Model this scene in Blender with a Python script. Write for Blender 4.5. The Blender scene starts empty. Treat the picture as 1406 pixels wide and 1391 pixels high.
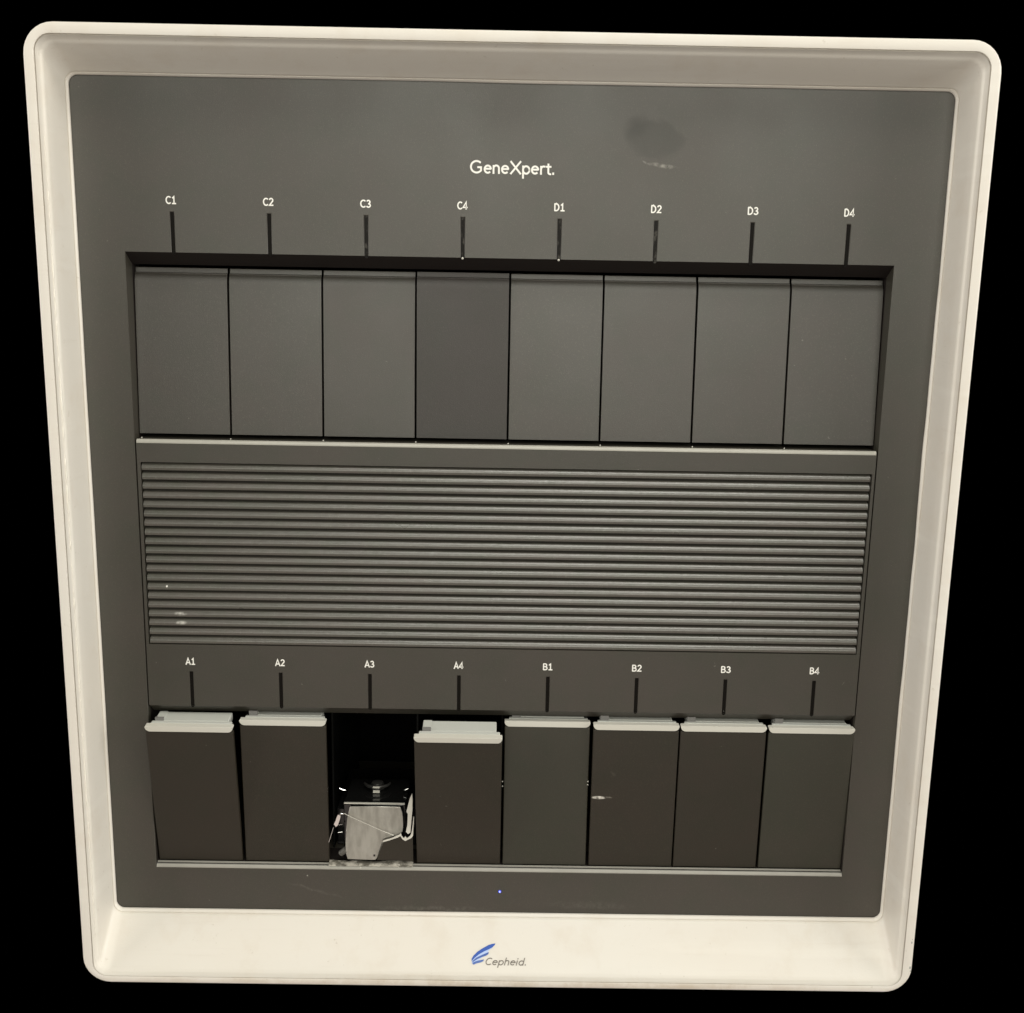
import bpy, bmesh, math, random
from mathutils import Vector, Matrix
random.seed(7)
PI = math.pi
S = bpy.context.scene
COL = S.collection
LIFT = 0.036            # underside of the bezel stands at z = 0
MM = 0.001

# ------------------------------------------------------------ camera
cd = bpy.data.cameras.new('camera'); cam = bpy.data.objects.new('camera', cd); COL.objects.link(cam)
cam.location = (-0.00193, -0.67943, 0.42074 + LIFT)
cam.rotation_euler = (1.37199925, -0.01778528, -0.00452941)
cd.sensor_fit = 'HORIZONTAL'; cd.sensor_width = 36.0; cd.lens = 36.0 * 1500 / 1406
cd.clip_start = 0.01; cd.clip_end = 50
S.camera = cam

# ------------------------------------------------------------ world and lamps
w = bpy.data.worlds.new('World'); S.world = w; w.use_nodes = True
w.node_tree.nodes['Background'].inputs[0].default_value = (0, 0, 0, 1)
w.node_tree.nodes['Background'].inputs[1].default_value = 0.0

def area(name, loc, target, sx, sy, power, col):
    l = bpy.data.lights.new(name, 'AREA'); l.shape = 'RECTANGLE'; l.size = sx; l.size_y = sy
    l.energy = power; l.color = col
    o = bpy.data.objects.new(name, l); COL.objects.link(o); o.location = loc
    o.rotation_euler = (Vector(target) - Vector(loc)).to_track_quat('-Z', 'Y').to_euler()
    return o
area('ceiling_light', (0.30, -0.95, 2.0), (0, 0, 0.35), 1.2, 0.6, 20.5, (1.0, 0.97, 0.88))
area('behind_camera_light', (0.15, -2.8, 1.10), (0, 0, 0.50), 2.2, 1.3, 42.0, (1.0, 0.975, 0.86))  # unseen soft lamp added behind the camera for the upper panel's sheen
area('right_wall_bounce_light', (3.2, -0.80, 0.85), (0, 0, 0.30), 2.2, 2.0, 92.0, (1.0, 0.97, 0.89))  # unseen side lamps added as wall bounce for the bezel's side slopes
area('left_wall_bounce_light', (-3.2, -0.80, 0.85), (0, 0, 0.30), 2.2, 2.0, 74.0, (1.0, 0.955, 0.88))
area('floor_bounce_light', (0.0, -1.3, -0.9), (0, 0, 0.35), 2.4, 1.2, 6.2, (1.0, 0.83, 0.73))

S.view_settings.view_transform = 'Standard'; S.view_settings.look = 'None'
S.view_settings.exposure = 0.0; S.view_settings.gamma = 1.0
S.render.engine = 'CYCLES'

# ------------------------------------------------------------ materials
class N:
    def __init__(s, name, base, rough, spec=0.5, metal=0.0):
        s.m = bpy.data.materials.new(name); s.m.use_nodes = True; s.t = s.m.node_tree
        s.b = s.t.nodes['Principled BSDF']
        s.b.inputs['Base Color'].default_value = (*base, 1); s.b.inputs['Roughness'].default_value = rough
        s.b.inputs['Specular IOR Level'].default_value = spec; s.b.inputs['Metallic'].default_value = metal
        s.base = base; s.rough = rough
        s.col = None; s.rg = None
        s.tc = s.t.nodes.new('ShaderNodeTexCoord').outputs['Object']
        oi = s.t.nodes.new('ShaderNodeObjectInfo'); ad = s.t.nodes.new('ShaderNodeVectorMath'); ad.operation = 'MULTIPLY_ADD'
        ad.inputs[1].default_value = (7.3, 5.1, 9.7); s.t.links.new(oi.outputs['Random'], ad.inputs[0]); s.t.links.new(s.tc, ad.inputs[2])
        s.nc = ad.outputs[0]                               # every copy gets its own grain
    def n(s, typ, **kw):
        x = s.t.nodes.new(typ)
        for k, v in kw.items(): setattr(x, k, v)
        return x
    def l(s, a, b): s.t.links.new(a, b)
    def noise(s, scale, detail=3, stretch=None, rough=0.5):
        x = s.n('ShaderNodeTexNoise'); x.inputs['Scale'].default_value = scale
        x.inputs['Detail'].default_value = detail; x.inputs['Roughness'].default_value = rough
        src = s.nc
        if stretch:
            mp = s.n('ShaderNodeMapping'); mp.inputs['Scale'].default_value = stretch; s.l(src, mp.inputs[0]); src = mp.outputs[0]
        s.l(src, x.inputs['Vector']); return x.outputs['Fac']
    def ramp(s, v, a, b, lo=0.0, hi=1.0):
        x = s.n('ShaderNodeMapRange'); x.inputs[1].default_value = a; x.inputs[2].default_value = b
        x.inputs[3].default_value = lo; x.inputs[4].default_value = hi; s.l(v, x.inputs[0]); return x.outputs[0]
    def mul(s, a, b, op='MULTIPLY'):
        x = s.n('ShaderNodeMath', operation=op)
        s.l(a, x.inputs[0])
        if isinstance(b, (int, float)): x.inputs[1].default_value = b
        else: s.l(b, x.inputs[1])
        return x.outputs[0]
    def ell(s, c, r, rot=0.0, soft=0.5, warp=0.0, wscale=60):
        """soft elliptical mask round point c (object space, x and z)"""
        src = s.tc
        if warp:
            nz = s.n('ShaderNodeTexNoise'); nz.inputs['Scale'].default_value = wscale; s.l(src, nz.inputs['Vector'])
            ad = s.n('ShaderNodeVectorMath', operation='MULTIPLY_ADD'); s.l(nz.outputs['Color'], ad.inputs[0])
            ad.inputs[1].default_value = (warp, 0, warp); s.l(src, ad.inputs[2])
            sb = s.n('ShaderNodeVectorMath', operation='SUBTRACT'); s.l(ad.outputs[0], sb.inputs[0]); sb.inputs[1].default_value = (warp/2, 0, warp/2)
            src = sb.outputs[0]
        mp = s.n('ShaderNodeMapping'); mp.vector_type = 'TEXTURE'
        mp.inputs['Location'].default_value = (c[0], 0, c[1]); mp.inputs['Rotation'].default_value = (0, rot, 0)
        mp.inputs['Scale'].default_value = (r[0], 1000, r[1]); s.l(src, mp.inputs[0])
        ln = s.n('ShaderNodeVectorMath', operation='LENGTH'); s.l(mp.outputs[0], ln.inputs[0])
        return s.ramp(ln.outputs['Value'], 1.0, 1.0 - soft)
    def mixc(s, fac, color):
        if s.col is None:
            r = s.n('ShaderNodeRGB'); r.outputs[0].default_value = (*s.base, 1); s.col = r.outputs[0]
        x = s.n('ShaderNodeMixRGB'); s.l(fac, x.inputs[0]); s.l(s.col, x.inputs[1]); x.inputs[2].default_value = (*color, 1)
        s.col = x.outputs[0]
    def mixr(s, fac, val):
        if s.rg is None:
            r = s.n('ShaderNodeValue'); r.outputs[0].default_value = s.rough; s.rg = r.outputs[0]
        x = s.n('ShaderNodeMix'); s.l(fac, x.inputs[0]); s.l(s.rg, x.inputs[2]); x.inputs[3].default_value = val
        s.rg = x.outputs[0]
    def bump(s, h, dist, strength=1.0):
        x = s.n('ShaderNodeBump'); x.inputs['Strength'].default_value = strength; x.inputs['Distance'].default_value = dist
        s.l(h, x.inputs['Height']); s.l(x.outputs[0], s.b.inputs['Normal'])
    def done(s):
        if s.col is not None: s.l(s.col, s.b.inputs['Base Color'])
        if s.rg is not None: s.l(s.rg, s.b.inputs['Roughness'])
        return s.m

def charcoal(name, base=(0.0325, 0.0294, 0.0212), rough=0.42, spec=0.88, marks=()):
    m = N(name, base, rough, spec)
    a = m.noise(14, 4); b = m.noise(55, 3)
    m.mixc(m.ramp(a, 0.35, 0.7, 0, 0.55), tuple(c*k for c, k in zip(base, (1.20, 1.02, 1.06))))
    m.mixc(m.ramp(b, 0.45, 0.75, 0, 0.5), tuple(c*k for c, k in zip(base, (0.80, 0.98, 0.80))))
    m.mixr(m.ramp(a, 0.3, 0.7, 0, 1), rough + 0.06)
    sp = m.noise(1600, 1)
    m.mixc(m.ramp(sp, 0.60, 0.72, 0, 0.5), tuple(c*2.3 for c in base))
    du = m.noise(330, 2)                                   # sparse dust specks
    m.mixc(m.ramp(du, 0.77, 0.80, 0, 0.45), (0.20, 0.19, 0.165))
    m.mixr(m.ramp(m.noise(12, 4, rough=0.6), 0.45, 0.70, 0, 0.5), rough + 0.08)
    for (c, r, rot, soft, warp, ws, fac, colr, rg) in marks:
        k = m.ell(c, r, rot, soft, warp, ws)
        br = m.ramp(m.noise(420, 3), 0.35, 0.62)
        f = m.mul(m.mul(k, br), fac) if ws > 100 else m.mul(k, fac)
        m.mixc(f, colr); m.mixr(f, rg)
    g = m.noise(2300, 2)
    m.bump(g, 0.00014, 0.5)
    return m.done()

PANEL_MARKS = (
    # greasy finger smudge with a pale smear under it, and scuffs along the bottom
    ((0.0840, 0.5085+LIFT), (0.0195, 0.0115), 0.12, 0.26, 0.014, 85, 0.45, (0.030, 0.030, 0.024), 0.60),
    ((0.0730, 0.515+LIFT), (0.0100, 0.0070), -0.4, 0.7, 0.008, 70, 0.45, (0.030, 0.030, 0.025), 0.62),
    ((0.090, 0.4930+LIFT), (0.0105, 0.0014), 0.14, 0.8, 0.0015, 150, 1.0, (0.24, 0.23, 0.20), 0.6),
    ((0.080, 0.4945+LIFT), (0.0030, 0.0008), 0.5, 0.8, 0.0015, 150, 0.7, (0.30, 0.29, 0.26), 0.6),
    ((-0.125, 0.0145+LIFT), (0.0220, 0.0012), 0.28, 0.9, 0.004, 150, 0.5, (0.14, 0.13, 0.11), 0.5),
    ((0.062, 0.006+LIFT), (0.0350, 0.0035), 0.02, 0.9, 0.006, 150, 0.30, (0.13, 0.12, 0.10), 0.5),
    ((-0.045, 0.002+LIFT), (0.0500, 0.0022), 0.0, 0.9, 0.006, 150, 0.35, (0.15, 0.14, 0.12), 0.5),
    ((-0.131, 0.0255+LIFT), (0.0006, 0.0006), 0.0, 0.5, 0.0, 60, 0.9, (0.35, 0.34, 0.30), 0.5),
)
M = {}
M['panel'] = charcoal('charcoal_plastic', marks=PANEL_MARKS)
M['centre'] = charcoal('charcoal_plastic_centre')
M['door'] = charcoal('charcoal_door_plastic', (0.036, 0.0325, 0.0255))
M['door_dark'] = charcoal('darker_charcoal_door_plastic', (0.0225, 0.0190, 0.0155), 0.50, 0.78)
M['door_brown'] = charcoal('shaded_brown_door_plastic', (0.0185, 0.0148, 0.0085), 0.48, 0.50)  # lower row's dimmer light put into a darker base
M['door_green'] = charcoal('shaded_green_door_plastic', (0.024, 0.0228, 0.0140), 0.48, 0.60)  # greener lower-row copy, shade put into the base as well
M['door_scratched'] = charcoal('scratched_charcoal_door_plastic', (0.0185, 0.0148, 0.0085), 0.48, 0.50, marks=(  # same shade-darkened base as its neighbours, plus real scratches
    ((-0.0232, 0.0512), (0.0055, 0.0013), 0.0, 0.4, 0.0005, 150, 1.0, (0.62, 0.59, 0.53), 0.5),
    ((-0.0172, 0.0514), (0.0035, 0.0008), 0.1, 0.8, 0.0008, 150, 0.7, (0.40, 0.37, 0.32), 0.5),
    ((-0.0140, 0.0690), (0.0030, 0.0016), 0.9, 0.9, 0.001, 150, 0.25, (0.15, 0.13, 0.11), 0.5)))
RIB = ((0.074, 0.071, 0.060), 0.27, 1.0)
M['rib'] = charcoal('charcoal_rib_plastic', *RIB)
M['rib_dash'] = charcoal('charcoal_rib_plastic_chipped', *RIB, marks=(((-0.2095, 0.0), (0.0048, 0.0014), 0.0, 0.6, 0.0006, 150, 1.0, (0.45, 0.44, 0.40), 0.5),))
M['rib_dot'] = charcoal('charcoal_rib_plastic_nicked', *RIB, marks=(((-0.2175, 0.0003), (0.0007, 0.0008), 0.0, 0.4, 0.0, 60, 1.0, (0.8, 0.79, 0.74), 0.4),))
m = N('pale_highlight_plastic', (0.40, 0.39, 0.345), 0.34, 0.7)  # pale tone stands in for light catching the ledge edges
m.mixc(m.ramp(m.noise(60, 4, (1, 1, 1)), 0.4, 0.7, 0, 0.5), (0.33, 0.32, 0.28)); M['ledge_highlight'] = m.done()
m = N('dull_highlight_plastic', (0.33, 0.32, 0.285), 0.38, 0.6)
m.mixc(m.ramp(m.noise(60, 4, (1, 1, 1)), 0.4, 0.7, 0, 0.5), (0.26, 0.25, 0.22)); M['ledge_highlight_dull'] = m.done()

def white(name, base, rough=0.42, dirt=True):
    m = N(name, base, rough)
    a = m.noise(7, 4); b = m.noise(38, 5, rough=0.62)
    m.mixc(m.ramp(a, 0.35, 0.7, 0, 0.7), (base[0]*0.985, base[1]*0.96, base[2]*0.93))
    if dirt:
        m.mixc(m.ramp(b, 0.52, 0.78, 0, 0.42), (base[0]*0.86, base[1]*0.80, base[2]*0.73))
        c = m.noise(200, 4, rough=0.7)
        m.mixc(m.ramp(c, 0.66, 0.76, 0, 0.5), (base[0]*0.62, base[1]*0.57, base[2]*0.50))
        d = m.noise(26, 5, (0.35, 1, 9), rough=0.65)          # long wiped scuffs
        m.mixc(m.ramp(d, 0.60, 0.76, 0, 0.25), (base[0]*0.84, base[1]*0.80, base[2]*0.76))
        e = m.noise(9, 3, (0.5, 1, 7))
        m.mixc(m.ramp(e, 0.60, 0.70, 0, 0.3), (min(1, base[0]*1.12), base[1]*1.13, base[2]*1.13))
        # grime gathered along the lower outer lip
        k = m.ell((0.0, -0.0335+LIFT), (0.30, 0.0032), 0, 0.6, 0.002, 40)
        m.mixc(m.mul(k, m.ramp(m.noise(48, 5, rough=0.7), 0.40, 0.62, 0.15, 0.8)), (base[0]*0.72, base[1]*0.64, base[2]*0.54))
    m.mixr(m.ramp(b, 0.3, 0.7), rough + 0.12)
    g = m.noise(900, 2); m.bump(g, 0.00015, 0.35)
    return m.done()
M['white'] = white('off_white_plastic', (0.725, 0.695, 0.64))
M['ridge_glint'] = N('glossy_glint_bead', (0.80, 0.77, 0.70), 0.22, 0.6).done()
M['tray'] = white('cool_grey_plastic', (0.51, 0.525, 0.495), 0.40, dirt=False)
M['lip'] = white('pale_grey_plastic', (0.60, 0.59, 0.535), 0.40, dirt=False)
M['latch'] = N('grey_latch_plastic', (0.19, 0.185, 0.18), 0.4).done()
M['black'] = N('black_interior', (0.0016, 0.0016, 0.0016), 0.8, 0.05).done()
M['gap'] = N('dark_rib_gap', (0.016, 0.013, 0.009), 0.6, 0.3).done()
M['dark_inner'] = N('dark_brown_inner', (0.0125, 0.0092, 0.0080), 0.6, 0.3).done()  # darker brown for the opening's upper chamfer and inner walls
M['cavity'] = N('black_cavity_wall', (0.003, 0.0034, 0.0028), 0.6, 0.15).done()
M['guide'] = N('smoked_light_guide', (0.006, 0.005, 0.004), 0.5, 0.08).done()
m = N('speckled_light_guide', (0.008, 0.007, 0.006), 0.4, 0.1)
m.mixc(m.ramp(m.noise(420, 3, (1, 1, 0.6)), 0.54, 0.68, 0, 0.7), (0.085, 0.08, 0.07)); M['guide_speckled'] = m.done()
M['print'] = N('white_print', (0.86, 0.85, 0.80), 0.5).done()
M['print_grey'] = N('grey_print', (0.17, 0.15, 0.13), 0.5).done()
M['wing1'] = N('dark_blue_print', (0.018, 0.085, 0.42), 0.4).done()
M['wing2'] = N('mid_blue_print', (0.050, 0.115, 0.40), 0.4).done()
M['wing3'] = N('light_blue_print', (0.075, 0.15, 0.44), 0.4).done()
M['halo'] = N('pale_blue_print', (0.45, 0.57, 0.86), 0.4).done()
m = N('brushed_metal', (0.56, 0.54, 0.485), 0.30, metal=0.6)
m.mixc(m.ramp(m.noise(240, 4, (1, 1, 0.25)), 0.35, 0.7, 0, 0.6), (0.30, 0.28, 0.245))  # streaks of sheen put into the metal's colour
m.mixc(m.ramp(m.noise(90, 4), 0.55, 0.7, 0, 0.6), (0.62, 0.60, 0.55)); m.bump(m.noise(500, 3), 0.0002, 0.5)
M['metal'] = m.done()
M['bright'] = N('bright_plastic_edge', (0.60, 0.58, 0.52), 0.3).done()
M['gloss'] = N('glossy_black', (0.008, 0.008, 0.008), 0.13, 0.7).done()
M['silver'] = N('polished_metal', (0.85, 0.85, 0.83), 0.15, metal=1.0).done()
m = N('blue_indicator', (0.05, 0.08, 0.6), 0.3)
m.b.inputs['Emission Color'].default_value = (0.10, 0.13, 1.0, 1); m.b.inputs['Emission Strength'].default_value = 0.8
M['blue'] = m.done()
m = N('blue_white_indicator', (0.7, 0.75, 1), 0.3)
m.b.inputs['Emission Color'].default_value = (0.75, 0.78, 1.0, 1); m.b.inputs['Emission Strength'].default_value = 1.0
M['bluecore'] = m.done()

# ------------------------------------------------------------ helpers
ROOT_LOC = Vector((0, 0.16, 0))
root = bpy.data.objects.new('laboratory_analyzer', None); COL.objects.link(root); root.location = ROOT_LOC
root.empty_display_size = 0.05
root['label'] = 'boxy laboratory analyzer with off-white bezel, charcoal front, ribbed centre and numbered module doors, one missing'
root['category'] = 'lab analyzer'

def smooth(me, ang=35):
    for p in me.polygons: p.use_smooth = True
    me.set_sharp_from_angle(angle=math.radians(ang))

def link(name, me, mat, parent=None, loc=(0, 0, 0), rot=(0, 0, 0), bevel=None, label=None):
    """loc in machine space (metres, z from the panel's lower edge); parent defaults to the machine"""
    if mat is not None and len(me.materials) == 0: me.materials.append(mat)
    o = bpy.data.objects.new(name, me); COL.objects.link(o)
    if parent is None:
        o.parent = root; o.location = Vector(loc) + Vector((0, 0, 0)) - ROOT_LOC
    else:
        o.parent = parent; o.location = loc
    o.rotation_euler = rot
    if bevel:
        b = o.modifiers.new('bevel', 'BEVEL'); b.width = bevel; b.segments = 2; b.limit_method = 'ANGLE'; b.angle_limit = math.radians(28)
        b.harden_normals = False
    if label: o['label'] = label
    return o

def mesh_from(bm, name, ang=35, weld=True):
    if weld: bmesh.ops.remove_doubles(bm, verts=bm.verts, dist=1e-6)
    bmesh.ops.recalc_face_normals(bm, faces=bm.faces)
    me = bpy.data.meshes.new(name); bm.to_mesh(me); bm.free(); smooth(me, ang); return me

def add_box(bm, x0, x1, y0, y1, z0, z1):
    v = [bm.verts.new((x, y, z)) for x in (x0, x1) for y in (y0, y1) for z in (z0, z1)]
    for f in ((0, 1, 3, 2), (4, 6, 7, 5), (0, 4, 5, 1), (2, 3, 7, 6), (0, 2, 6, 4), (1, 5, 7, 3)):
        bm.faces.new([v[i] for i in f])

def box_mesh(name, *b):
    bm = bmesh.new()
    for q in b: add_box(bm, *q)
    return mesh_from(bm, name, weld=False)

def add_prism_xz(bm, pts, y0, y1):
    a = [bm.verts.new((x, y0, z)) for x, z in pts]; b = [bm.verts.new((x, y1, z)) for x, z in pts]
    n = len(pts)
    bm.faces.new(a); bm.faces.new(b[::-1])
    for i in range(n): bm.faces.new((a[i], b[i], b[(i+1) % n], a[(i+1) % n]))

def add_prism_yz(bm, pts, x0, x1, nx=1):
    rows = [[bm.verts.new((x0 + (x1-x0)*k/nx, y, z)) for y, z in pts] for k in range(nx+1)]
    n = len(pts)
    bm.faces.new(rows[0]); bm.faces.new(rows[-1][::-1])
    for k in range(nx):
        for i in range(n): bm.faces.new((rows[k][i], rows[k][(i+1) % n], rows[k+1][(i+1) % n], rows[k+1][i]))

def add_tube(bm, pts, rads, n=8):
    pts = [Vector(p) for p in pts]; rings = []
    if isinstance(rads, (int, float)): rads = [rads]*len(pts)
    for i, p in enumerate(pts):
        d = (pts[min(i+1, len(pts)-1)] - pts[max(i-1, 0)]).normalized()
        u = d.orthogonal().normalized(); v = d.cross(u)
        if rings:
            pu = (rings[-1][0].co - pts[i-1]); pu = (pu - d*pu.dot(d)).normalized(); u = pu; v = d.cross(u)
        rings.append([bm.verts.new(p + rads[i]*(u*math.cos(2*PI*k/n) + v*math.sin(2*PI*k/n))) for k in range(n)])
    for a, b in zip(rings, rings[1:]):
        for k in range(n): bm.faces.new((a[k], a[(k+1) % n], b[(k+1) % n], b[k]))
    bm.faces.new(rings[0][::-1]); bm.faces.new(rings[-1])

# ------------------------------------------------------------ bezel and casing
def rrect(hx, zt, zb, r, y, ns=70, nc=8, jit=None):
    """rounded rectangle, anticlockwise from the lower-left corner's end"""
    P = []
    def side(x0, z0, x1, z1, tag):
        for k in range(ns):
            t = k/ns; P.append([x0+(x1-x0)*t, z0+(z1-z0)*t, tag, t])
    def corner(cx, cz, a0):
        for k in range(nc):
            a = math.radians(a0 + 90*k/nc); P.append([cx+r*math.cos(a), cz+r*math.sin(a), 'c', 0])
    side(-hx+r, zb, hx-r, zb, 'b'); corner(hx-r, zb+r, -90)
    side(hx, zb+r, hx, zt-r, 'r'); corner(hx-r, zt-r, 0)
    side(hx-r, zt, -hx+r, zt, 't'); corner(-hx+r, zt-r, 90)
    side(-hx, zt-r, -hx, zb+r, 'l'); corner(-hx+r, zb+r, 180)
    out = []
    for x, z, tag, t in P:
        dx = dz = dy = 0
        if jit and tag != 'c':
            e = math.sin(PI*t)
            dx, dz, dy = jit(tag, t, e)
        out.append(((x+dx)*MM, (y+dy)*MM, (z+dz)*MM + LIFT))
    return out
def wav(t, ph, f): return math.sin(t*f+ph)*0.5 + math.sin(t*f*2.3+ph*1.7)*0.3 + math.sin(t*f*4.7+ph*.6)*0.2
rj = random.Random(3)
rough_edge = [rj.uniform(-1, 1) for _ in range(400)]
def jit_ridge(tag, t, e):
    if tag == 'l':
        k = rough_edge[int(t*70) % 400]; g = 1.0 if t > 0.22 else 0.25
        return (0.24*k*g, -0.25*abs(k)*g, 0.3*k*g)
    if tag == 'b': return (0, 0.12*wav(t, 1, 30)*e, 0)
    return (0, 0, 0)
def jit_lip(tag, t, e):
    if tag == 'r': return (0.45*wav(t, 0.4, 17)*e, 0, 0)
    if tag == 't': return (0, 0.30*wav(t, 2.2, 7)*e, 0)
    if tag == 'l': return (0.12*wav(t, 1.2, 11)*e, 0, 0)
    return (0, 0.10*wav(t, 2, 9)*e, 0)
def jit_slope(tag, t, e):
    if tag == 'b': return (0, 0.20*wav(t, 5, 14)*e, -0.20*wav(t, 3, 19)*e)
    return (0, 0, 0)
loops = [
    rrect(261.5, 545, -24, 14, 26),
    rrect(268, 552, -30, 16, 0),
    rrect(272.6, 559.0, -34.6, 17, -24),
    rrect(273.9, 560.3, -35.9, 17.3, -28.2),
    rrect(274.2, 560.6, -36.1, 17.5, -29.6),
    rrect(274.1, 560.5, -36.0, 17.4, -30.2),
    rrect(273.7, 560.1, -35.7, 17, -30.6),
    rrect(273.0, 559.4, -35.2, 16.4, -30.75),
    rrect(268.5, 554.6, -31.9, 9.7, -30.8),
    rrect(268.2, 554.4, -31.7, 9.5, -30.7),
    rrect(268.0, 554.2, -31.55, 9.4, -29.0),
    rrect(267.6, 553.8, -31.3, 9.1, -29.0),
    rrect(267.5, 553.7, -31.2, 9.0, -30.4),
    rrect(267.2, 553.2, -30.9, 8.7, -29.4),
    rrect(266.9, 552.3, -30.7, 8.5, -27.0),
    rrect(266.2, 551.4, -30.3, 8.0, -26.1, jit=jit_ridge),
    rrect(265.7, 550.7, -29.8, 8.0, -25.4, jit=jit_ridge),
    rrect(265.3, 550.0, -29.2, 7.8, -24.2),
    rrect(264.4, 546.0, -19.5, 7.4, -16.5),
    rrect(263.5, 542.2, -9.5, 7.0, -8.8),
    rrect(262.9, 539.9, -3.6, 6.6, -4.2, jit=jit_slope),
    rrect(262.75, 539.3, -2.5, 6.5, -3.2),
    rrect(262.65, 539.2, -2.3, 6.4, -2.2),
    rrect(262.3, 538.9, -1.7, 6.2, -2.2),
    rrect(262.2, 538.8, -1.5, 6.1, -2.7),
    rrect(261.7, 538.3, -0.5, 5.8, -1.9, jit=jit_lip),
    rrect(261.3, 538.0, -0.05, 5.5, -1.5, jit=jit_lip),
    rrect(261.2, 537.9, 0.05, 5.4, -0.35, jit=jit_lip),
    rrect(261.9, 538.5, -0.6, 6.0, 0.0 - 0.3),
]
bm = bmesh.new(); rows = [[bm.verts.new(p) for p in L] for L in loops]; n = len(rows[0])
for a, b in zip(rows, rows[1:]):
    for i in range(n): bm.faces.new((a[i], a[(i+1) % n], b[(i+1) % n], b[i]))
link('bezel', mesh_from(bm, 'bezel', 38), M['white'])
bm = bmesh.new(); pts = []; rad = []; rb = random.Random(21); g = 0.0  # bead added along the left ridge for its broken pale glints
for k in range(300):
    z = 500 - 505*k/299
    g = 0.55*g + 0.45*rb.uniform(-1, 1)
    pts.append(((-266.55 + 0.12*g)*MM, (-26.75 - 0.1*g)*MM, z*MM + LIFT)); rad.append(max(0.06, 0.30 + 0.55*g)*MM*(0.5 + 0.5*min(1, k/60)))
add_tube(bm, pts, rad, 7)
link('glint_bead', mesh_from(bm, 'glint_bead', 60, weld=False), M['ridge_glint'])

bm = bmesh.new()
cs = [rrect(261.0, 544.5, -23.5, 14, 26.3, 6), rrect(264, 548, -27, 15, 40, 6), rrect(264, 548, -27, 15, 325, 6), rrect(260, 544, -23, 13, 334, 6)]
rows = [[bm.verts.new(p) for p in L] for L in cs]; n = len(rows[0])
for a, b in zip(rows, rows[1:]):
    for i in range(n): bm.faces.new((a[i], a[(i+1) % n], b[(i+1) % n], b[i]))
bm.faces.new(rows[-1])
link('casing', mesh_from(bm, 'casing', 40), M['white'])

# ------------------------------------------------------------ front plates
PITCH = 58.30
SLOTX = [(i-3.5)*PITCH for i in range(8)]
SW = 1.15
def plate(name, x0, x1, z0, z1, hole, slots_z, inner_chamfer=None, outer_chamfer=None, hole_depth=None, floor=False, side_depth=20, dark_inner=False):
    """flat front at y=0 with a rectangular hole and narrow open slots"""
    bm = bmesh.new()
    hx0, hx1, hz0, hz1 = hole; sz0, sz1 = slots_z
    xs = sorted({x0, x1, hx0, hx1, *[x-SW for x in SLOTX], *[x+SW for x in SLOTX]})
    zs = sorted({z0, z1, hz0, hz1, sz0, sz1})
    def solid(xm, zm):
        if not (x0 < xm < x1 and z0 < zm < z1): return False
        if hx0 < xm < hx1 and hz0 < zm < hz1: return False
        if sz0 < zm < sz1 and any(abs(xm-s) < SW for s in SLOTX): return False
        return True
    def is_slot(xm, zm): return sz0 < zm < sz1 and any(abs(xm-s) < SW for s in SLOTX)
    V = {}
    def v(x, y, z):
        k = (round(x, 4), round(y, 4), round(z, 4))
        if k not in V: V[k] = bm.verts.new((x*MM, y*MM, z*MM + LIFT))
        return V[k]
    for i in range(len(xs)-1):
        for j in range(len(zs)-1):
            a, b, c, d = xs[i], xs[i+1], zs[j], zs[j+1]
            xm, zm = (a+b)/2, (c+d)/2
            if solid(xm, zm):
                bm.faces.new((v(a, 0, c), v(b, 0, c), v(b, 0, d), v(a, 0, d)))
                if i and is_slot((xs[i-1]+a)/2, zm): bm.faces.new((v(a, 0, c), v(a, 0, d), v(a, 3, d), v(a, 3, c)))
                if i < len(xs)-2 and is_slot((xs[i+2]+b)/2, zm): bm.faces.new((v(b, 0, c), v(b, 0, d), v(b, 3, d), v(b, 3, c)))
                if j and is_slot(xm, (zs[j-1]+c)/2): bm.faces.new((v(a, 0, c), v(b, 0, c), v(b, 3, c), v(a, 3, c)))
    # chamfer / side walls: list of (axis ring)
    def ring(R0, R1):   # R = (x0,x1,z0,z1,y or (yl,yr,yb,yt)) closed quad ring, split at xs for the horizontal runs
        (a0, a1, c0, c1, ya), (b0, b1, d0, d1, yb) = R0, R1
        def run(xa, za, y_a, xb, zb, y_b, fl):
            bm.faces.new((v(*fl[0]), v(*fl[1]), v(*fl[2]), v(*fl[3])))
        A = [(a0, ya, c0), (a1, ya, c0), (a1, ya, c1), (a0, ya, c1)]
        B = [(b0, yb[0], d0), (b1, yb[0], d0), (b1, yb[1], d1), (b0, yb[1], d1)]
        for i in range(4):
            j = (i+1) % 4
            f = bm.faces.new((v(*A[i]), v(*A[j]), v(*B[j]), v(*B[i])))
            if dark_inner and i == 2: f.material_index = 1
        return B
    def back(B, y, dz=0):
        C = [(p[0], y, p[2]) for p in B]
        for i in range(4):
            j = (i+1) % 4; f = bm.faces.new((v(*B[i]), v(*B[j]), v(*C[j]), v(*C[i])))
            if dark_inner: f.material_index = 1
    if inner_chamfer:
        B = ring((hx0, hx1, hz0, hz1, 0), inner_chamfer); back(B, side_depth)
    if hole_depth:
        A = [(hx0, 0, hz0), (hx1, 0, hz0), (hx1, 0, hz1), (hx0, 0, hz1)]; back(A, hole_depth)
        if floor: bm.faces.new([v(p[0], hole_depth, p[2]) for p in A])
    if outer_chamfer:
        B = ring((x0, x1, z0, z1, 0), outer_chamfer); back(B, side_depth)
    return mesh_from(bm, name, 20)

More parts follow.
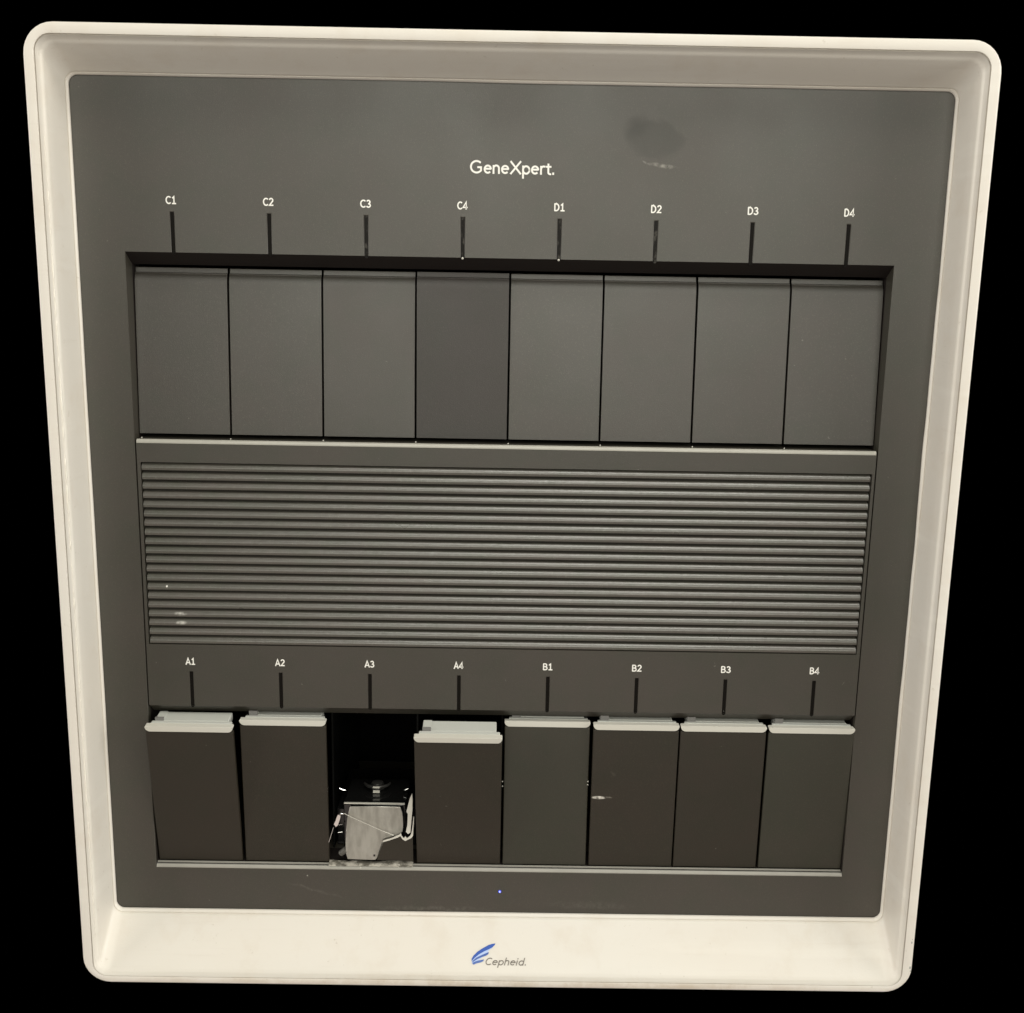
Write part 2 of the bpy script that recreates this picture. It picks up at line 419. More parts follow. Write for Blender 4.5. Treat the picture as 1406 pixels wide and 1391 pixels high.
front = plate('front_panel', -263, 263, -1.6, 539.6, (-233.4, 233.4, 30.6, 437.3), (437.3, 461.0),
              inner_chamfer=(-233.1, 233.1, 33.0, 430.2, (1.2, 11.0)), side_depth=24, dark_inner=True)
front.materials.append(M['panel']); front.materials.append(M['dark_inner'])
link('front_panel', front, None, bevel=0.0004)
centre = plate('centre_panel', -232.5, 232.5, 146.7, 320.9, (-230.6, 230.6, 188.8, 308.5), (146.7, 170.4),
               outer_chamfer=(-232.4, 232.4, 140.0, 322.9, (8.0, 1.5)), hole_depth=4.6, floor=True, side_depth=24)
cp = link('centre_panel', centre, M['centre'], bevel=0.0003)

# ribs of the ventilated centre: half-round bars
def rib_mesh():
    bm = bmesh.new()
    pts = [(y*MM, z*MM) for y, z in ((4.0, 2.45), (2.3, 2.30), (1.5, 1.75), (0.95, 1.10), (0.5, 0.40), (0.28, -0.15), (0.25, -0.5), (0.30, -1.75), (0.55, -2.05), (1.2, -2.2), (4.0, -2.25))]
    add_prism_yz(bm, pts, -0.2299, 0.2299)
    return mesh_from(bm, 'rib', 40, weld=False)
rm = rib_mesh(); rm.materials.append(M['rib'])
rm2 = rib_mesh(); rm2.materials.append(M['rib_dash']); rm3 = rib_mesh(); rm3.materials.append(M['rib_dot'])
for k in range(20):
    z = 305.4 - k*6.0
    o = link('rib', rm3 if k == 13 else rm2 if k in (16, 17) else rm, None, cp, (0, 0, 0))
    o.location = (0, 0, z*MM + LIFT)
# dusty chip marks are in the ribs' material

link('rib_gap_shade', box_mesh('rib_gap_shade', (-0.2304, 0.2304, 0.0041, 0.0045, 0.1890+LIFT, 0.3083+LIFT)), M['gap'], cp)  # dark sheet added to deepen the shade between the ribs
def ledge_highlight(name, prof, x, mat):  # strip added so the ledge highlight shows as a pale line
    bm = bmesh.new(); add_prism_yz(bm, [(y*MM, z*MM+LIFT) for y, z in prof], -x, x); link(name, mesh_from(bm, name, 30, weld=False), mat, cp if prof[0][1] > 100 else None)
ledge_highlight('highlight_strip', [(-0.12, 320.6), (-0.18, 321.6), (0.15, 322.5), (0.9, 323.05), (1.6, 323.05), (1.6, 320.6)], 0.2322, M['ledge_highlight'])
ledge_highlight('highlight_strip', [(-0.10, 30.4), (-0.15, 31.0), (0.25, 31.5), (1.1, 32.7), (2.2, 33.1), (3.8, 33.3), (3.8, 30.4)], 0.2330, M['ledge_highlight_dull'])
# light guides above every door
def guide_mesh(h, tip=True):
    bm = bmesh.new(); pts = []
    x = 1.05
    for k in range(7):
        a = PI + PI*k/6; pts.append((x*math.cos(a)*MM, (x + x*math.sin(a))*MM))
    pts += [(x*MM, h*MM), (-x*MM, h*MM)]
    add_prism_xz(bm, pts, 0.0003, 0.0042)
    return mesh_from(bm, 'indicator_slot', 30, weld=False)
gu = guide_mesh(461.0 - 435.9); gl = guide_mesh(170.2 - 145.6)
gs = gu.copy()
for g in (gu, gl): g.materials.append(M['guide'])
gs.materials.append(M['guide_speckled'])
tipm = bmesh.new(); bmesh.ops.create_uvsphere(tipm, u_segments=10, v_segments=6, radius=0.0007); tipm = mesh_from(tipm, 'pale_tip', 60)  # small pale nub at the foot of a light guide
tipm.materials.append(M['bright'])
for i, x in enumerate(SLOTX):
    o = link('indicator_slot', gs if 1 < i < 6 else gu, None, None, (x*MM, 0, 435.9*MM + LIFT))
    if i in (3, 4): link('indicator_tip', tipm, None, o, (0, 0.0002, 0.0010))
    o = link('indicator_slot', gl, None, None, (x*MM, 0, 145.6*MM + LIFT))
    if i in (6,):
        t = link('indicator_tip', tipm, None, o, (0, 0.0006, 0.0028)); t.scale = (0.5, 0.5, 0.5)

# ------------------------------------------------------------ interior
bm = bmesh.new()
add_box(bm, -0.262, 0.262, 0.170, 0.174, -0.001+LIFT, 0.538+LIFT)           # back wall
add_box(bm, -0.2595, -0.2360, 0.0245, 0.170, 0.0+LIFT, 0.537+LIFT)          # left and right fillers
add_box(bm, 0.2360, 0.2595, 0.0245, 0.170, 0.0+LIFT, 0.537+LIFT)
add_box(bm, -0.2358, 0.2358, 0.0245, 0.170, 0.4315+LIFT, 0.537+LIFT)
add_box(bm, -0.2358, 0.2358, 0.0245, 0.170, 0.1480+LIFT, 0.3215+LIFT)
link('interior', mesh_from(bm, 'interior', weld=False), M['black'])
part_m = box_mesh('module_divider', (-0.0006, 0.0006, 0.0, 0.125, 0.0, 0.1045)); part_m.materials.append(M['cavity'])
for r, z0 in ((0, 33.2), (1, 323.6)):
    for k in range(1, 8):
        if r == 0 or k: link('module_divider', part_m, None, None, ((k-4)*PITCH*MM, 0.0255, z0*MM + LIFT))
shelf = box_mesh('shelf', (-0.2356, 0.2356, 0.0042, 0.168, 0.0300+LIFT, 0.0325+LIFT))
link('shelf', shelf, M['centre'])
shelf2 = box_mesh('shelf', (-0.2300, 0.2300, 0.0247, 0.168, 0.3218+LIFT, 0.3228+LIFT))
link('shelf', shelf2, M['black'])

# ------------------------------------------------------------ doors
def door_mesh(w, h, name='door', r=3.2):
    bm = bmesh.new(); t = 3.4
    pts = [(0, 0)]
    for k in range(7):
        a = PI/2*k/6; pts.append((r - r*math.cos(a), h - r*0.75 + r*0.75*math.sin(a)))
    if r > 1: pts = [(0, 0), (0, h-11), (0.05, h-9), (0.22, h-7.2), (0.55, h-5.7), (1.0, h-4.5), (1.35, h-3.9), (1.15, h-3.75), (1.18, h-3.4), (1.5, h-3.2), (2.7, h-3.1), (2.8, h-0.6), (3.0, h)]
    pts += [(t, h), (t, 0)]
    add_prism_yz(bm, [(y*MM, z*MM) for y, z in pts], -w/2*MM, w/2*MM)
    return mesh_from(bm, name, 30, weld=False)
up_mesh = {}
def door_variant(key, mat, w, h, r):
    if key not in up_mesh:
        me = door_mesh(w, h, 'module_door', r); me.materials.append(mat); up_mesh[key] = me
    return up_mesh[key]
UPPER = []
UP_MAT = ['door', 'door', 'door', 'door_dark', 'door', 'door', 'door', 'door']
UP_LEAN = [2.6, 2.9, 2.8, 1.5, 2.8, 3.0, 2.7, 2.9]
for i, x in enumerate(SLOTX):
    me = door_variant('u'+UP_MAT[i], M[UP_MAT[i]], 57.05, 103.2, 2.6)
    o = link('module_door', me, None, None, (x*MM, 0.0080, 0.3256+LIFT), (math.radians(-UP_LEAN[i]), 0, 0), bevel=0.0005)
    if i == 3: o['label'] = 'darker upper door'
    UPPER.append(o)
# small pale hinge pins at the feet of the upper door gaps
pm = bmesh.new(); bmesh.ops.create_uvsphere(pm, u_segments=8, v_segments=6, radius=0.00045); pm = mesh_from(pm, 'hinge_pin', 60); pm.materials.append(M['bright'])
for k in range(0, 8):
    x = -232.0 + 1.5 if k == 0 else (k-4)*PITCH + 0.4
    link('hinge_pin', pm, None, None, (x*MM, 0.0052, 0.32325+LIFT))

corem = {h: box_mesh('door_core', (-0.0262, 0.0262, 0.0034, 0.0130, 0.0010, h*MM-0.0006)) for h in (103.2, 100.6)}
for q in corem.values(): q.materials.append(M['black'])
for o in UPPER: link('door_core', corem[103.2], None, o)
# lower doors: plate, white lip with tray, latch
def lip_mesh():
    bm = bmesh.new(); W = 28.5; h = 3.9; r = 3.3; pts = []
    for k in range(6):
        a = PI + PI/2*k/5; pts.append((-W+r + r*math.cos(a), r + r*math.sin(a)))
    for k in range(6):
        a = 1.5*PI + PI/2*k/5; pts.append((W-r + r*math.cos(a), r + r*math.sin(a)))
    pts += [(W, h-0.6), (W-0.4, h), (-W+0.4, h), (-W, h-0.6)]
    add_prism_xz(bm, [(x*MM, z*MM) for x, z in pts], -0.0006, 0.0036)
    return mesh_from(bm, 'door_lip', 30, weld=False)
def tray_mesh():
    bm = bmesh.new()
    pts = [(-25.5, 0.5), (27.0, 0.5), (27.0, 4.7), (26.5, 5.1), (-25.1, 5.1), (-25.5, 4.7)]
    add_prism_xz(bm, [(x*MM, z*MM) for x, z in pts], 0.0036, 0.0060)
    pts = [(-17.8, 0.5), (24.6, 0.5), (24.6, 5.1), (24.1, 5.5), (-17.8, 5.5)]
    add_prism_xz(bm, [(x*MM, z*MM) for x, z in pts], 0.0060, 0.0165)
    pts = [(-23.4, 0.5), (-17.8, 0.5), (-17.8, 6.1), (-22.9, 6.1), (-23.4, 5.7)]
    add_prism_xz(bm, [(x*MM, z*MM) for x, z in pts], 0.0077, 0.0165)
    return mesh_from(bm, 'tray', 30, weld=False)
lipm = lip_mesh(); lipm.materials.append(M['lip']); traym = tray_mesh(); traym.materials.append(M['tray'])
latchm = box_mesh('latch', (-0.0234, -0.0179, 0.0061, 0.0077, 0.0008, 0.0069)); latchm.materials.append(M['latch'])
seamm = box_mesh('shade_strip', (-0.0283, 0.0283, -0.0002, 0.0030, -0.0001, 0.0001))
#           name  centre  lean forward deg, latch height above, material
LOW = {0: (-203.9, 8.6, 'door_brown'), 1: (-145.0, 2.9, 'door_brown'), 3: (-28.6, 13.0, 'door_brown'),
       4: (29.8, 0.6, 'door_green'), 5: (88.6, 2.4, 'door_scratched'), 6: (146.4, 2.6, 'door_brown'), 7: (204.7, 2.9, 'door_green')}
HINGE = (0.0042, 0.0336)
for i, (cx, lean, mk) in LOW.items():
    me = door_variant('l'+mk, M[mk], 56.8, 100.6, 0.8)
    o = link('module_door', me, None, None, (cx*MM, HINGE[0], HINGE[1]+LIFT), (math.radians(lean), 0, 0), bevel=0.0005)
    if i == 0: o['label'] = 'leftmost lower door tipped forward'
    if i == 3: o['label'] = 'lower door tipped forward furthest, beside the empty bay'
    if i == 5: o['label'] = 'lower door with a pale scratch'
    link('door_core', corem[100.6], None, o)
    link('door_lip', lipm, None, o, (0, 0, 0.1007), bevel=0.00012)
    link('tray', traym, None, o, (0, 0, 0.0999), bevel=0.00012)
    link('latch', latchm, None, o, (0, 0, 0.1000 + (0.0010 if i in (5, 6, 7, 1) else 0)))
for x, z in ((0.6, 91.2), (57.9, 93.2), (58.0, 95.6), (0.5, 94.6)):
    link('hinge_pin', pm, None, None, (x*MM, 0.0035, z*MM+LIFT))

# ------------------------------------------------------------ the empty third bay with its broken door
YB = 0.0
def poly(name, pts, y0, y1, mat, thick=0.8, label=None, bevel=None):
    """flat sheet outline in x, z (mm), y running from y0 at its top to y1 at its foot"""
    zt = max(p[1] for p in pts); zb = min(p[1] for p in pts)
    bm = bmesh.new()
    def yy(z): return y1 + (y0-y1)*(z-zb)/(zt-zb)
    a = [bm.verts.new((x*MM, yy(z)*MM, z*MM+LIFT)) for x, z in pts]
    b = [bm.verts.new((x*MM, (yy(z)+thick)*MM, z*MM+LIFT)) for x, z in pts]
    n = len(pts); bm.faces.new(a); bm.faces.new(b[::-1])
    for i in range(n): bm.faces.new((a[i], b[i], b[(i+1) % n], a[(i+1) % n]))
    bmesh.ops.triangulate(bm, faces=[f for f in bm.faces if len(f.verts) > 4])
    return link(name, mesh_from(bm, name, 30, weld=False), mat, label=label, bevel=bevel)
bay = bpy.data.objects.new('empty_bay', None)
COL.objects.link(bay); bay.parent = root; bay.location = Vector((-87.45*MM, 0.0, 0.033+LIFT)) - ROOT_LOC
bay['label'] = 'open bay with missing door and broken fittings'
def into_bay(o):
    wl = o.location + ROOT_LOC; bl = bay.location + ROOT_LOC
    o.parent = bay; o.location = wl - bl; return o
# module block: dark housing standing in the bay
bm = bmesh.new()
add_box(bm, -0.1075, -0.0652, 0.0110, 0.0500, 0.0328+LIFT, 0.0730+LIFT)
add_box(bm, -0.1150, -0.0600, 0.0300, 0.0950, 0.0328+LIFT, 0.0600+LIFT)
into_bay(link('module_block', mesh_from(bm, 'module_block', weld=False), M['gloss'], bevel=0.0006))
into_bay(link('metal_edge', box_mesh('metal_edge', (-0.1069, -0.0657, 0.0094, 0.0108, 0.0738+LIFT, 0.0745+LIFT)), M['bright']))  # pale material puts the metal's bright reflection into the colour
pl = [(-102.4, 73.3), (-85, 73.7), (-68.4, 73.5), (-67.2, 70.5), (-66.5, 66), (-66.2, 61), (-66.6, 57.0), (-68.2, 55.0), (-79.7, 51.4), (-82, 44.5), (-84.0, 37.8), (-85.2, 36.9), (-87.5, 36.8), (-103.8, 37.2),
      (-105.2, 42), (-105.3, 50), (-105.0, 58), (-104.2, 66)]
into_bay(poly('metal_plate', pl, 6.5, 1.6, M['metal'], 0.7, bevel=0.00025))
into_bay(link('plate_hole', box_mesh('plate_hole', (-.0862, -.0850, .0016, .0021, .0395+LIFT, .0408+LIFT)), M['gloss']))  # small dark box stands for a hole in the plate
fr = [(-79.2, 51.0), (-73.5, 53.2), (-68.1, 55.2), (-66.2, 53.6), (-64.7, 53.0), (-59.4, 55.0), (-59.2, 36.3), (-71, 37.2), (-83.9, 37.0)]
into_bay(poly('door_fragment', fr, 0.2, 1.2, M['door_brown'], 1.0, 'broken lower corner of the missing door', bevel=0.0002))
bm = bmesh.new()
add_tube(bm, [(-.1063, .0035, .0700+LIFT), (-.1010, .0030, .0674+LIFT), (-.0910, .0018, .0634+LIFT), (-.0810, .0008, .0592+LIFT), (-.0722, .0002, .0560+LIFT)], [.00024, .00016, .00016, .0002, .00035], 6)
into_bay(link('thread', mesh_from(bm, 'thread', 60, weld=False), M['bright']))
tn = [(-79.9, 51.1), (-79.1, 52.4), (-75.6, 53.5), (-73.2, 54.3), (-70.6, 55.9), (-68.3, 56.9), (-67.3, 57.9), (-66.9, 55.9), (-65.4, 54.3), (-64.3, 55.6), (-63.3, 54.2), (-61.2, 55.9), (-60.3, 57.9), (-59.7, 62), (-59.2, 66.0), (-58.9, 70.4), (-58.5, 69.6), (-58.9, 62), (-59.2, 56.2), (-60.4, 54.4),
      (-62.4, 53.4), (-64.4, 52.3), (-66.2, 53.4), (-67.7, 55.9), (-69.4, 54.8), (-73.3, 53.3), (-76.5, 52.1)]
into_bay(poly('torn_edge', tn, -0.4, -0.4, M['bright'], 0.5, 'torn pale edge of the missing door'))
sh = [(-59.8, 86.6), (-61.4, 83.0), (-62.1, 80.0), (-63.6, 73.6), (-62.7, 72.0), (-62.9, 69.0), (-63.0, 64.0), (-64.0, 58.9), (-62.6, 57.4), (-61.0, 58.4), (-60.4, 66), (-59.7, 74), (-59.5, 81.6)]
into_bay(poly('plastic_shard', sh, -0.2, -0.2, M['bright'], 1.4))
lf = [(-109.9, 69.6), (-108.2, 68.9), (-108.6, 66.6), (-109.4, 64.0), (-110.3, 61.6), (-111.6, 60.6), (-112.8, 62.6), (-111.6, 65.0), (-110.9, 67.5)]
into_bay(poly('hinge_bracket', lf, 2.0, 2.0, M['silver'], 1.2))
bm = bmesh.new(); add_tube(bm, [(-.1128, .0005, .0612+LIFT), (-.1143, .0004, .0562+LIFT), (-.1161, .0002, .0503+LIFT)], [.0002, .00028, .00022], 6)
add_tube(bm, [(-.1094, .0025, .0698+LIFT), (-.1076, .0025, .0702+LIFT), (-.1060, .0032, .0697+LIFT)], [.0002, .0005, .0005], 6)
add_tube(bm, [(-.1098, .0035, .0615+LIFT), (-.1073, .0035, .0618+LIFT)], .00025, 6)
add_tube(bm, [(-.1103, .0035, .0558+LIFT), (-.1073, .0035, .0562+LIFT)], .0004, 6)
into_bay(link('wire', mesh_from(bm, 'wire', 60, weld=False), M['silver']))
bm = bmesh.new(); add_tube(bm, [(-.1087, .0050, .0396+LIFT), (-.1052, .0035, .0432+LIFT)], .0021, 12)
into_bay(link('rubber_plug', mesh_from(bm, 'rubber_plug', 40, weld=False), N('grey_rubber', (0.10, 0.095, 0.085), 0.5).done()))
# crumpled film and broken crumbs on the sill; the pale tone stands in for glare
rr = random.Random(11); bm = bmesh.new()
nx = 44; ny = 5; grid = []
for i in range(nx+1):
    x = -116.6 + 57.2*i/nx; row = []
    for j in range(ny+1):
        y = 0.2 + 5.2*j/ny
        z = 33.1 + 0.9*j/ny + rr.uniform(-0.13, 0.15) + 0.25*math.sin(i*0.31+j*.5) + (0.5*max(0, math.sin(i*.21+1)) if j > 2 else 0)
        if j == 0: z = 32.9 + rr.uniform(-.15, .1)
        row.append(bm.verts.new((x*MM, (y+rr.uniform(-.2, .2))*MM, z*MM+LIFT)))
    grid.append(row)
for i in range(nx):
    for j in range(ny):
        bm.faces.new((grid[i][j], grid[i+1][j], grid[i+1][j+1], grid[i][j+1]))
glare_sheet = N('sill_glare', (0.50, 0.47, 0.41), 0.3); glare_sheet.mixc(glare_sheet.ramp(glare_sheet.noise(110, 4, rough=0.7), 0.42, 0.58), (0.13, 0.12, 0.10))
into_bay(link('sill_glare', mesh_from(bm, 'sill_glare', 25), glare_sheet.done()))
bm = bmesh.new()
for k in range(9):
    x = rr.choice([rr.uniform(-108, -94), rr.uniform(-112, -62), rr.uniform(-72, -68)]); s = rr.uniform(.2, .5)
    z = rr.uniform(31.6, 34.4); y = rr.uniform(0.2, 2.4)
    mt = Matrix.Translation((x*MM, y*MM, z*MM+LIFT)) @ Matrix.Rotation(rr.uniform(0, 6), 4, 'Y') @ Matrix.Diagonal((s*MM*1.6, s*MM*.6, s*MM, 1))
    bmesh.ops.create_icosphere(bm, subdivisions=1, radius=1.0, matrix=mt)
o = into_bay(link('debris', mesh_from(bm, 'debris', 20, weld=False), M['bright'])); o['kind'] = 'stuff'
# round drive knob sitting in its cup behind the block
bm = bmesh.new()
def lathe(bm, prof, c, n=28):
    rows = [[bm.verts.new((c[0]+r*math.cos(2*PI*k/n), c[1]+r*math.sin(2*PI*k/n), c[2]+z)) for k in range(n)] for r, z in prof]
    for a, b in zip(rows, rows[1:]):
        for k in range(n): bm.faces.new((a[k], a[(k+1) % n], b[(k+1) % n], b[k]))
    bm.faces.new(rows[-1])
KC = (-0.0872, 0.0380, 0.0768+LIFT)
bm = bmesh.new()
def ring_pts(r, z, a0, a1, n=20): return [(KC[0]+r*math.cos(math.radians(a0+(a1-a0)*k/n)), KC[1]+r*math.sin(math.radians(a0+(a1-a0)*k/n)), KC[2]+z) for k in range(n+1)]
rings = M['gloss_ring'] = N('dark_metal_ring', (0.07, 0.068, 0.065), 0.3, metal=0.6).done()
add_tube(bm, ring_pts(.0092, 0, 185, 355), [.0002+.0011*math.sin(PI*k/20)**.5 for k in range(21)], 8)
into_bay(link('cup_rim', mesh_from(bm, 'cup_rim', 60, weld=False), rings))
bm = bmesh.new(); add_tube(bm, ring_pts(.0068, -.0052, 200, 340), [.0001+.0005*math.sin(PI*k/20)**.5 for k in range(21)], 6)
into_bay(link('cup_foot', mesh_from(bm, 'cup_foot', 60, weld=False), rings))
bm = bmesh.new(); lathe(bm, [(.0046, -.014), (.0046, -.001), (.0040, .0005), (.0015, .0012)], (KC[0], KC[1]-.002, KC[2]))
into_bay(link('knob', mesh_from(bm, 'knob', 30, weld=False), M['gloss_ring']))
rfm = box_mesh('knob_glint', (-.0023, .0023, -.0003, .0003, -.0006, .0006)); rfm.materials.append(M['bright'])  # pale boxes added as the bright highlights on the knob
for dz, sc in ((.0008, 1.0), (-.0024, 1.5)):
    q = link('knob_glint', rfm, None, None, (KC[0]+.0002, KC[1]-.0108, KC[2]+dz)); q.scale = (1, 1, sc); into_bay(q)
for pts, rd in (([(-.1128, .028, .0762+LIFT), (-.1105, .0275, .0752+LIFT), (-.1085, .0275, .0750+LIFT)], [.0002, .0004, .0002]),
                ([(-.0686, .0275, .0756+LIFT), (-.0665, .0275, .0760+LIFT), (-.0645, .028, .0766+LIFT)], [.0002, .0006, .0003])):
    bm = bmesh.new(); add_tube(bm, pts, rd, 6); into_bay(link('metal_glint', mesh_from(bm, 'metal_glint', 60, weld=False), M['silver']))  # silver bits added for the two small glints beside the knob

# ------------------------------------------------------------ lettering
def arc(cx, cz, rx, rz, a0, a1, n=14):
    return [(cx+rx*math.cos(math.radians(a0+(a1-a0)*k/n)), cz+rz*math.sin(math.radians(a0+(a1-a0)*k/n))) for k in range(n+1)]
G = {
 'G': ([arc(.47, .50, .42, .45, 48, 322, 20), [(.80, .215), (.80, .47), (.55, .47)]], .98),
 'e': ([[(.07, .36), (.53, .36)], arc(.30, .33, .235, .28, 5, 312, 20)], .63),
 'n': ([[(.08, 0), (.08, .63)], arc(.28, .40, .20, .23, 180, 0, 10), [(.48, .40), (.48, 0)]], .62),
 'X': ([[(.06, 0), (.80, .97)], [(.06, .97), (.80, 0)]], .87),
 'p': ([[(.09, -.33), (.09, .63)], arc(.32, .32, .24, .29, 0, 360, 22)], .66),
 'r': ([[(.09, 0), (.09, .63)], arc(.30, .38, .21, .24, 180, 65, 7)], .43),
 't': ([[(.18, .82), (.18, .18)], arc(.33, .18, .15, .16, 180, 285, 7), [(.03, .60), (.38, .60)]], .43),
 '.': ([[(.10, .0), (.10, .13)]], .2),
 'C': ([arc(.42, .48, .35, .44, 50, 310, 18)], .76),
 'D': ([[(.10, .04), (.10, .93)], [(.10, .93), (.28, .93)] + arc(.28, .485, .36, .445, 90, -90, 14) + [(.10, .04)]], .78),
 'A': ([[(.03, .0), (.34, .95), (.65, .0)], [(.14, .28), (.54, .28)]], .74),
 'B': ([[(.10, .04), (.10, .93)], [(.10, .93)] + arc(.33, .715, .20, .215, 90, -90, 8) + [(.10, .50)], [(.33, .50)] + arc(.34, .27, .25, .23, 90, -90, 8) + [(.10, .04)]], .70),
 '1': ([[(.10, .74), (.30, .92), (.30, .04)], [(.06, .04), (.54, .04)]], .62),
 '2': ([arc(.28, .68, .22, .25, 160, -20, 10) + [(.06, .05), (.54, .05)]], .64),
 '3': ([arc(.25, .70, .20, .22, 150, -90, 10), arc(.25, .26, .25, .22, 90, -150, 10)], .62),
 '4': ([[(.46, 0), (.46, .95), (.02, .24), (.64, .24)]], .68),
 'h': ([[(.08, 0), (.08, 1.0)], arc(.28, .40, .20, .23, 180, 0, 10), [(.48, .40), (.48, 0)]], .62),
 'i': ([[(.08, 0), (.08, .63)], [(.08, .82), (.08, .95)]], .22),
 'd': ([[(.56, 0), (.56, 1.0)], arc(.33, .32, .24, .29, 0, 360, 22)], .70),
}
def text_mesh(txt, cap, w, shear=0.0, track=0.0, width=None, name='lettering'):
    """stroke lettering, flat ribbons in the x-z plane, centred in x, baseline at z=0"""
    bm = bmesh.new(); x = 0; strokes = []
    for ch in txt:
        g, adv = G[ch]
        for s in g: strokes.append([(p[0]+x+p[1]*shear, p[1]) for p in s])
        x += adv + track
    x0 = min(p[0] for s in strokes for p in s) - w/2; x1 = max(p[0] for s in strokes for p in s) + w/2
    sx = (width/(x1-x0)) if width else cap
    y = 0.0
    for s in strokes:
        pts = [Vector(((p[0]-(x0+x1)/2)*sx, 0, p[1]*cap)) for p in s]; hw = w*cap/2
        y -= 0.000006
        off = Vector((0, y, 0)); L = []; R = []
        for i, p in enumerate(pts):
            d0 = (p - pts[i-1]).normalized() if i else (pts[1]-p).normalized()
            d1 = (pts[i+1]-p).normalized() if i < len(pts)-1 else d0
            d = (d0+d1).normalized() if (d0+d1).length > 1e-6 else d0
            nrm = Vector((-d.z, 0, d.x)); k = hw/max(0.45, abs(Vector((-d0.z, 0, d0.x)).dot(nrm)))
            L.append(p+nrm*k); R.append(p-nrm*k)
        e0 = (pts[0]-pts[1]).normalized()*hw*.8; e1 = (pts[-1]-pts[-2]).normalized()*hw*.8
        L[0] = L[0]+e0*.5; R[0] = R[0]+e0*.5; L[-1] = L[-1]+e1*.5; R[-1] = R[-1]+e1*.5
        vl = [bm.verts.new(q+off) for q in L]; vr = [bm.verts.new(q+off) for q in R]
        for i in range(len(vl)-1): bm.faces.new((vl[i], vr[i], vr[i+1], vl[i+1]))
    for f in bm.faces:
        f.normal_update()
        if f.normal.y > 0: f.normal_flip()
    me = bpy.data.meshes.new(name); bm.to_mesh(me); bm.free(); return me

tm = text_mesh('GeneXpert.', 7.35*MM, 0.15, track=0.02, width=50.4*MM)
link('lettering', tm, M['print'], None, (0.0, -0.00006, 0.4867+LIFT), label='white product lettering')
for i, x in enumerate(SLOTX):
    for row, z in (('CCCCDDDD', 465.7), ('AAAABBBB', 175.2)):
        t = row[i] + str(i % 4 + 1)
        me = text_mesh(t, 4.5*MM, 0.175, track=0.06, width=6.5*MM)
        link('lettering', me, M['print'], None, (x*MM - 0.0002, -0.00006, z*MM+LIFT), label='white bay number ' + t)

# emblem and name on the lower slope of the bezel: s = distance down the slope
SL = math.atan2(23.5-1.2, 28.5)
P0 = (-0.00290, -0.0022+LIFT); P1 = (-0.0242, -0.0293+LIFT)
ang = -math.atan2(P0[0]-P1[0], P0[1]-P1[1])
def slope_pt(s):   # s in metres from the old reference top edge
    L = math.hypot(P1[0]-P0[0], P1[1]-P0[1]); t = (s-0.0014)/L
    return (P0[0]+(P1[0]-P0[0])*t, P0[1]+(P1[1]-P0[1])*t)
def on_slope(name, me, mat, s, x=0.0, lift=0.00025, **kw):
    y, z = slope_pt(s)
    return link(name, me, mat, None, (x, y - lift*math.cos(ang), z - lift*math.sin(ang)), (ang, 0, 0), **kw)
def flat(pts, s0, name):
    bm = bmesh.new(); f = bm.faces.new([bm.verts.new((x*MM, 0, (s0-s)*MM)) for x, s in pts])
    f.normal_update()
    if f.normal.y > 0: f.normal_flip()
    bmesh.ops.triangulate(bm, faces=bm.faces[:])
    me = bpy.data.meshes.new(name); bm.to_mesh(me); bm.free(); return me
W1 = [(-2.4, 18.0), (-2.75, 18.9), (-4.3, 20.4), (-7.0, 21.8), (-10.0, 23.1), (-13.4, 25.0), (-15.7, 26.8), (-17.4, 28.5), (-18.2, 29.3), (-18.15, 27.7), (-16.95, 25.8), (-14.35, 23.3), (-10.9, 21.1), (-7.1, 19.1), (-4.4, 18.2)]
W2 = [(-6.7, 23.4), (-7.0, 24.7), (-8.5, 25.7), (-11.5, 26.7), (-14.5, 28.0), (-16.3, 29.2), (-17.9, 30.3), (-17.3, 28.9), (-15.0, 27.0), (-11.5, 25.4), (-8.9, 24.3)]
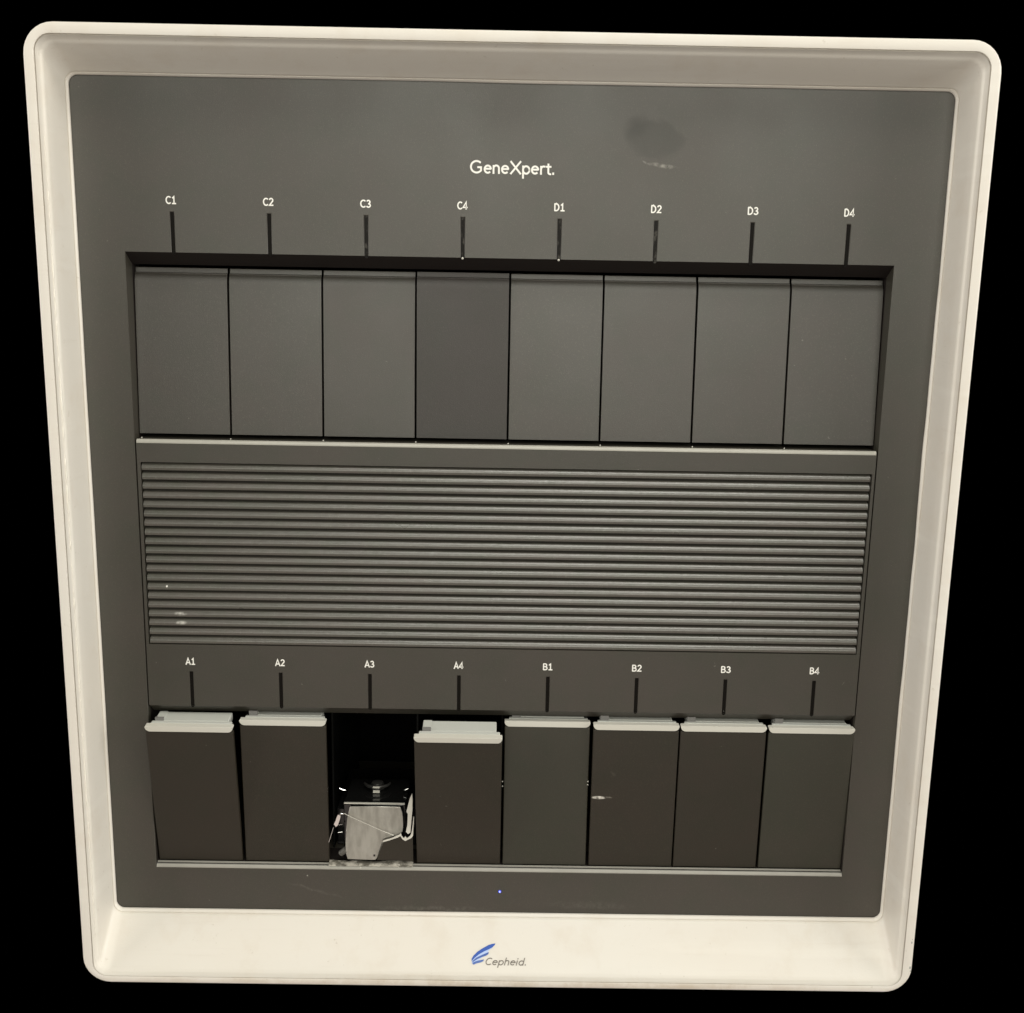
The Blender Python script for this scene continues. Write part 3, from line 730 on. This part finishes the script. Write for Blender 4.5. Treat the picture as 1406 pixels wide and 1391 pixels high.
W3 = [(-9.9, 28.1), (-10.3, 29.2), (-12.2, 30.0), (-15.2, 30.7), (-16.7, 31.5), (-17.7, 30.8), (-16.8, 29.8), (-14.1, 28.9), (-11.8, 28.4)]
HL = [(-5.2, 19.0), (-4.2, 20.6), (-6.9, 22.6), (-7.6, 24.6), (-13.2, 28.2), (-12.6, 29.6), (-16.0, 31.1), (-17.9, 30.6), (-18.0, 28.6), (-16.4, 26.0), (-13.0, 22.9), (-9.5, 20.9)]
em = on_slope('emblem', flat(HL, 25, 'emblem'), M['halo'], 0.025, label='blue three-feather wing emblem')
for k, (W, mt) in enumerate(((W1, 'wing1'), (W2, 'wing2'), (W3, 'wing3'))):
    link('feather', flat(W, 25, 'feather'), M[mt], em, (0, -0.00006, 0))
on_slope('lettering', text_mesh('Cepheid.', 4.6*MM, 0.13, shear=0.22, track=0.03, width=27.2*MM), M['print_grey'], 0.0315, 0.00475, label='grey slanted maker lettering')

# blue power light
bm = bmesh.new(); bmesh.ops.create_cone(bm, cap_ends=True, segments=14, radius1=0.0010, radius2=0.0009, depth=0.0006, matrix=Matrix.Rotation(PI/2, 4, 'X'))
pwr = link('power_light', mesh_from(bm, 'power_light', 40), M['blue'], None, (0, -0.0001, 0.0156+LIFT), label='small lit blue dot')
bm = bmesh.new(); bmesh.ops.create_uvsphere(bm, u_segments=10, v_segments=6, radius=0.0004)
link('lamp_core', mesh_from(bm, 'lamp_core', 60), M['bluecore'], pwr, (0, -0.0004, 0))
# chipped nicks on the lower right outer edge of the bezel
bm = bmesh.new()
for (x, z, s) in ((272.9, -17.5, 1.1), (272.4, 1.0, .9), (273.3, -20, .6), (272.6, 3.2, .5)):
    mt = Matrix.Translation((x*MM, -0.0307, z*MM+LIFT)) @ Matrix.Diagonal((s*MM*.55, s*MM*.3, s*MM, 1))
    bmesh.ops.create_icosphere(bm, subdivisions=2, radius=1.0, matrix=mt)
link('chip', mesh_from(bm, 'chip', 40, weld=False), N('worn_grey', (0.35, 0.36, 0.33), 0.4).done())
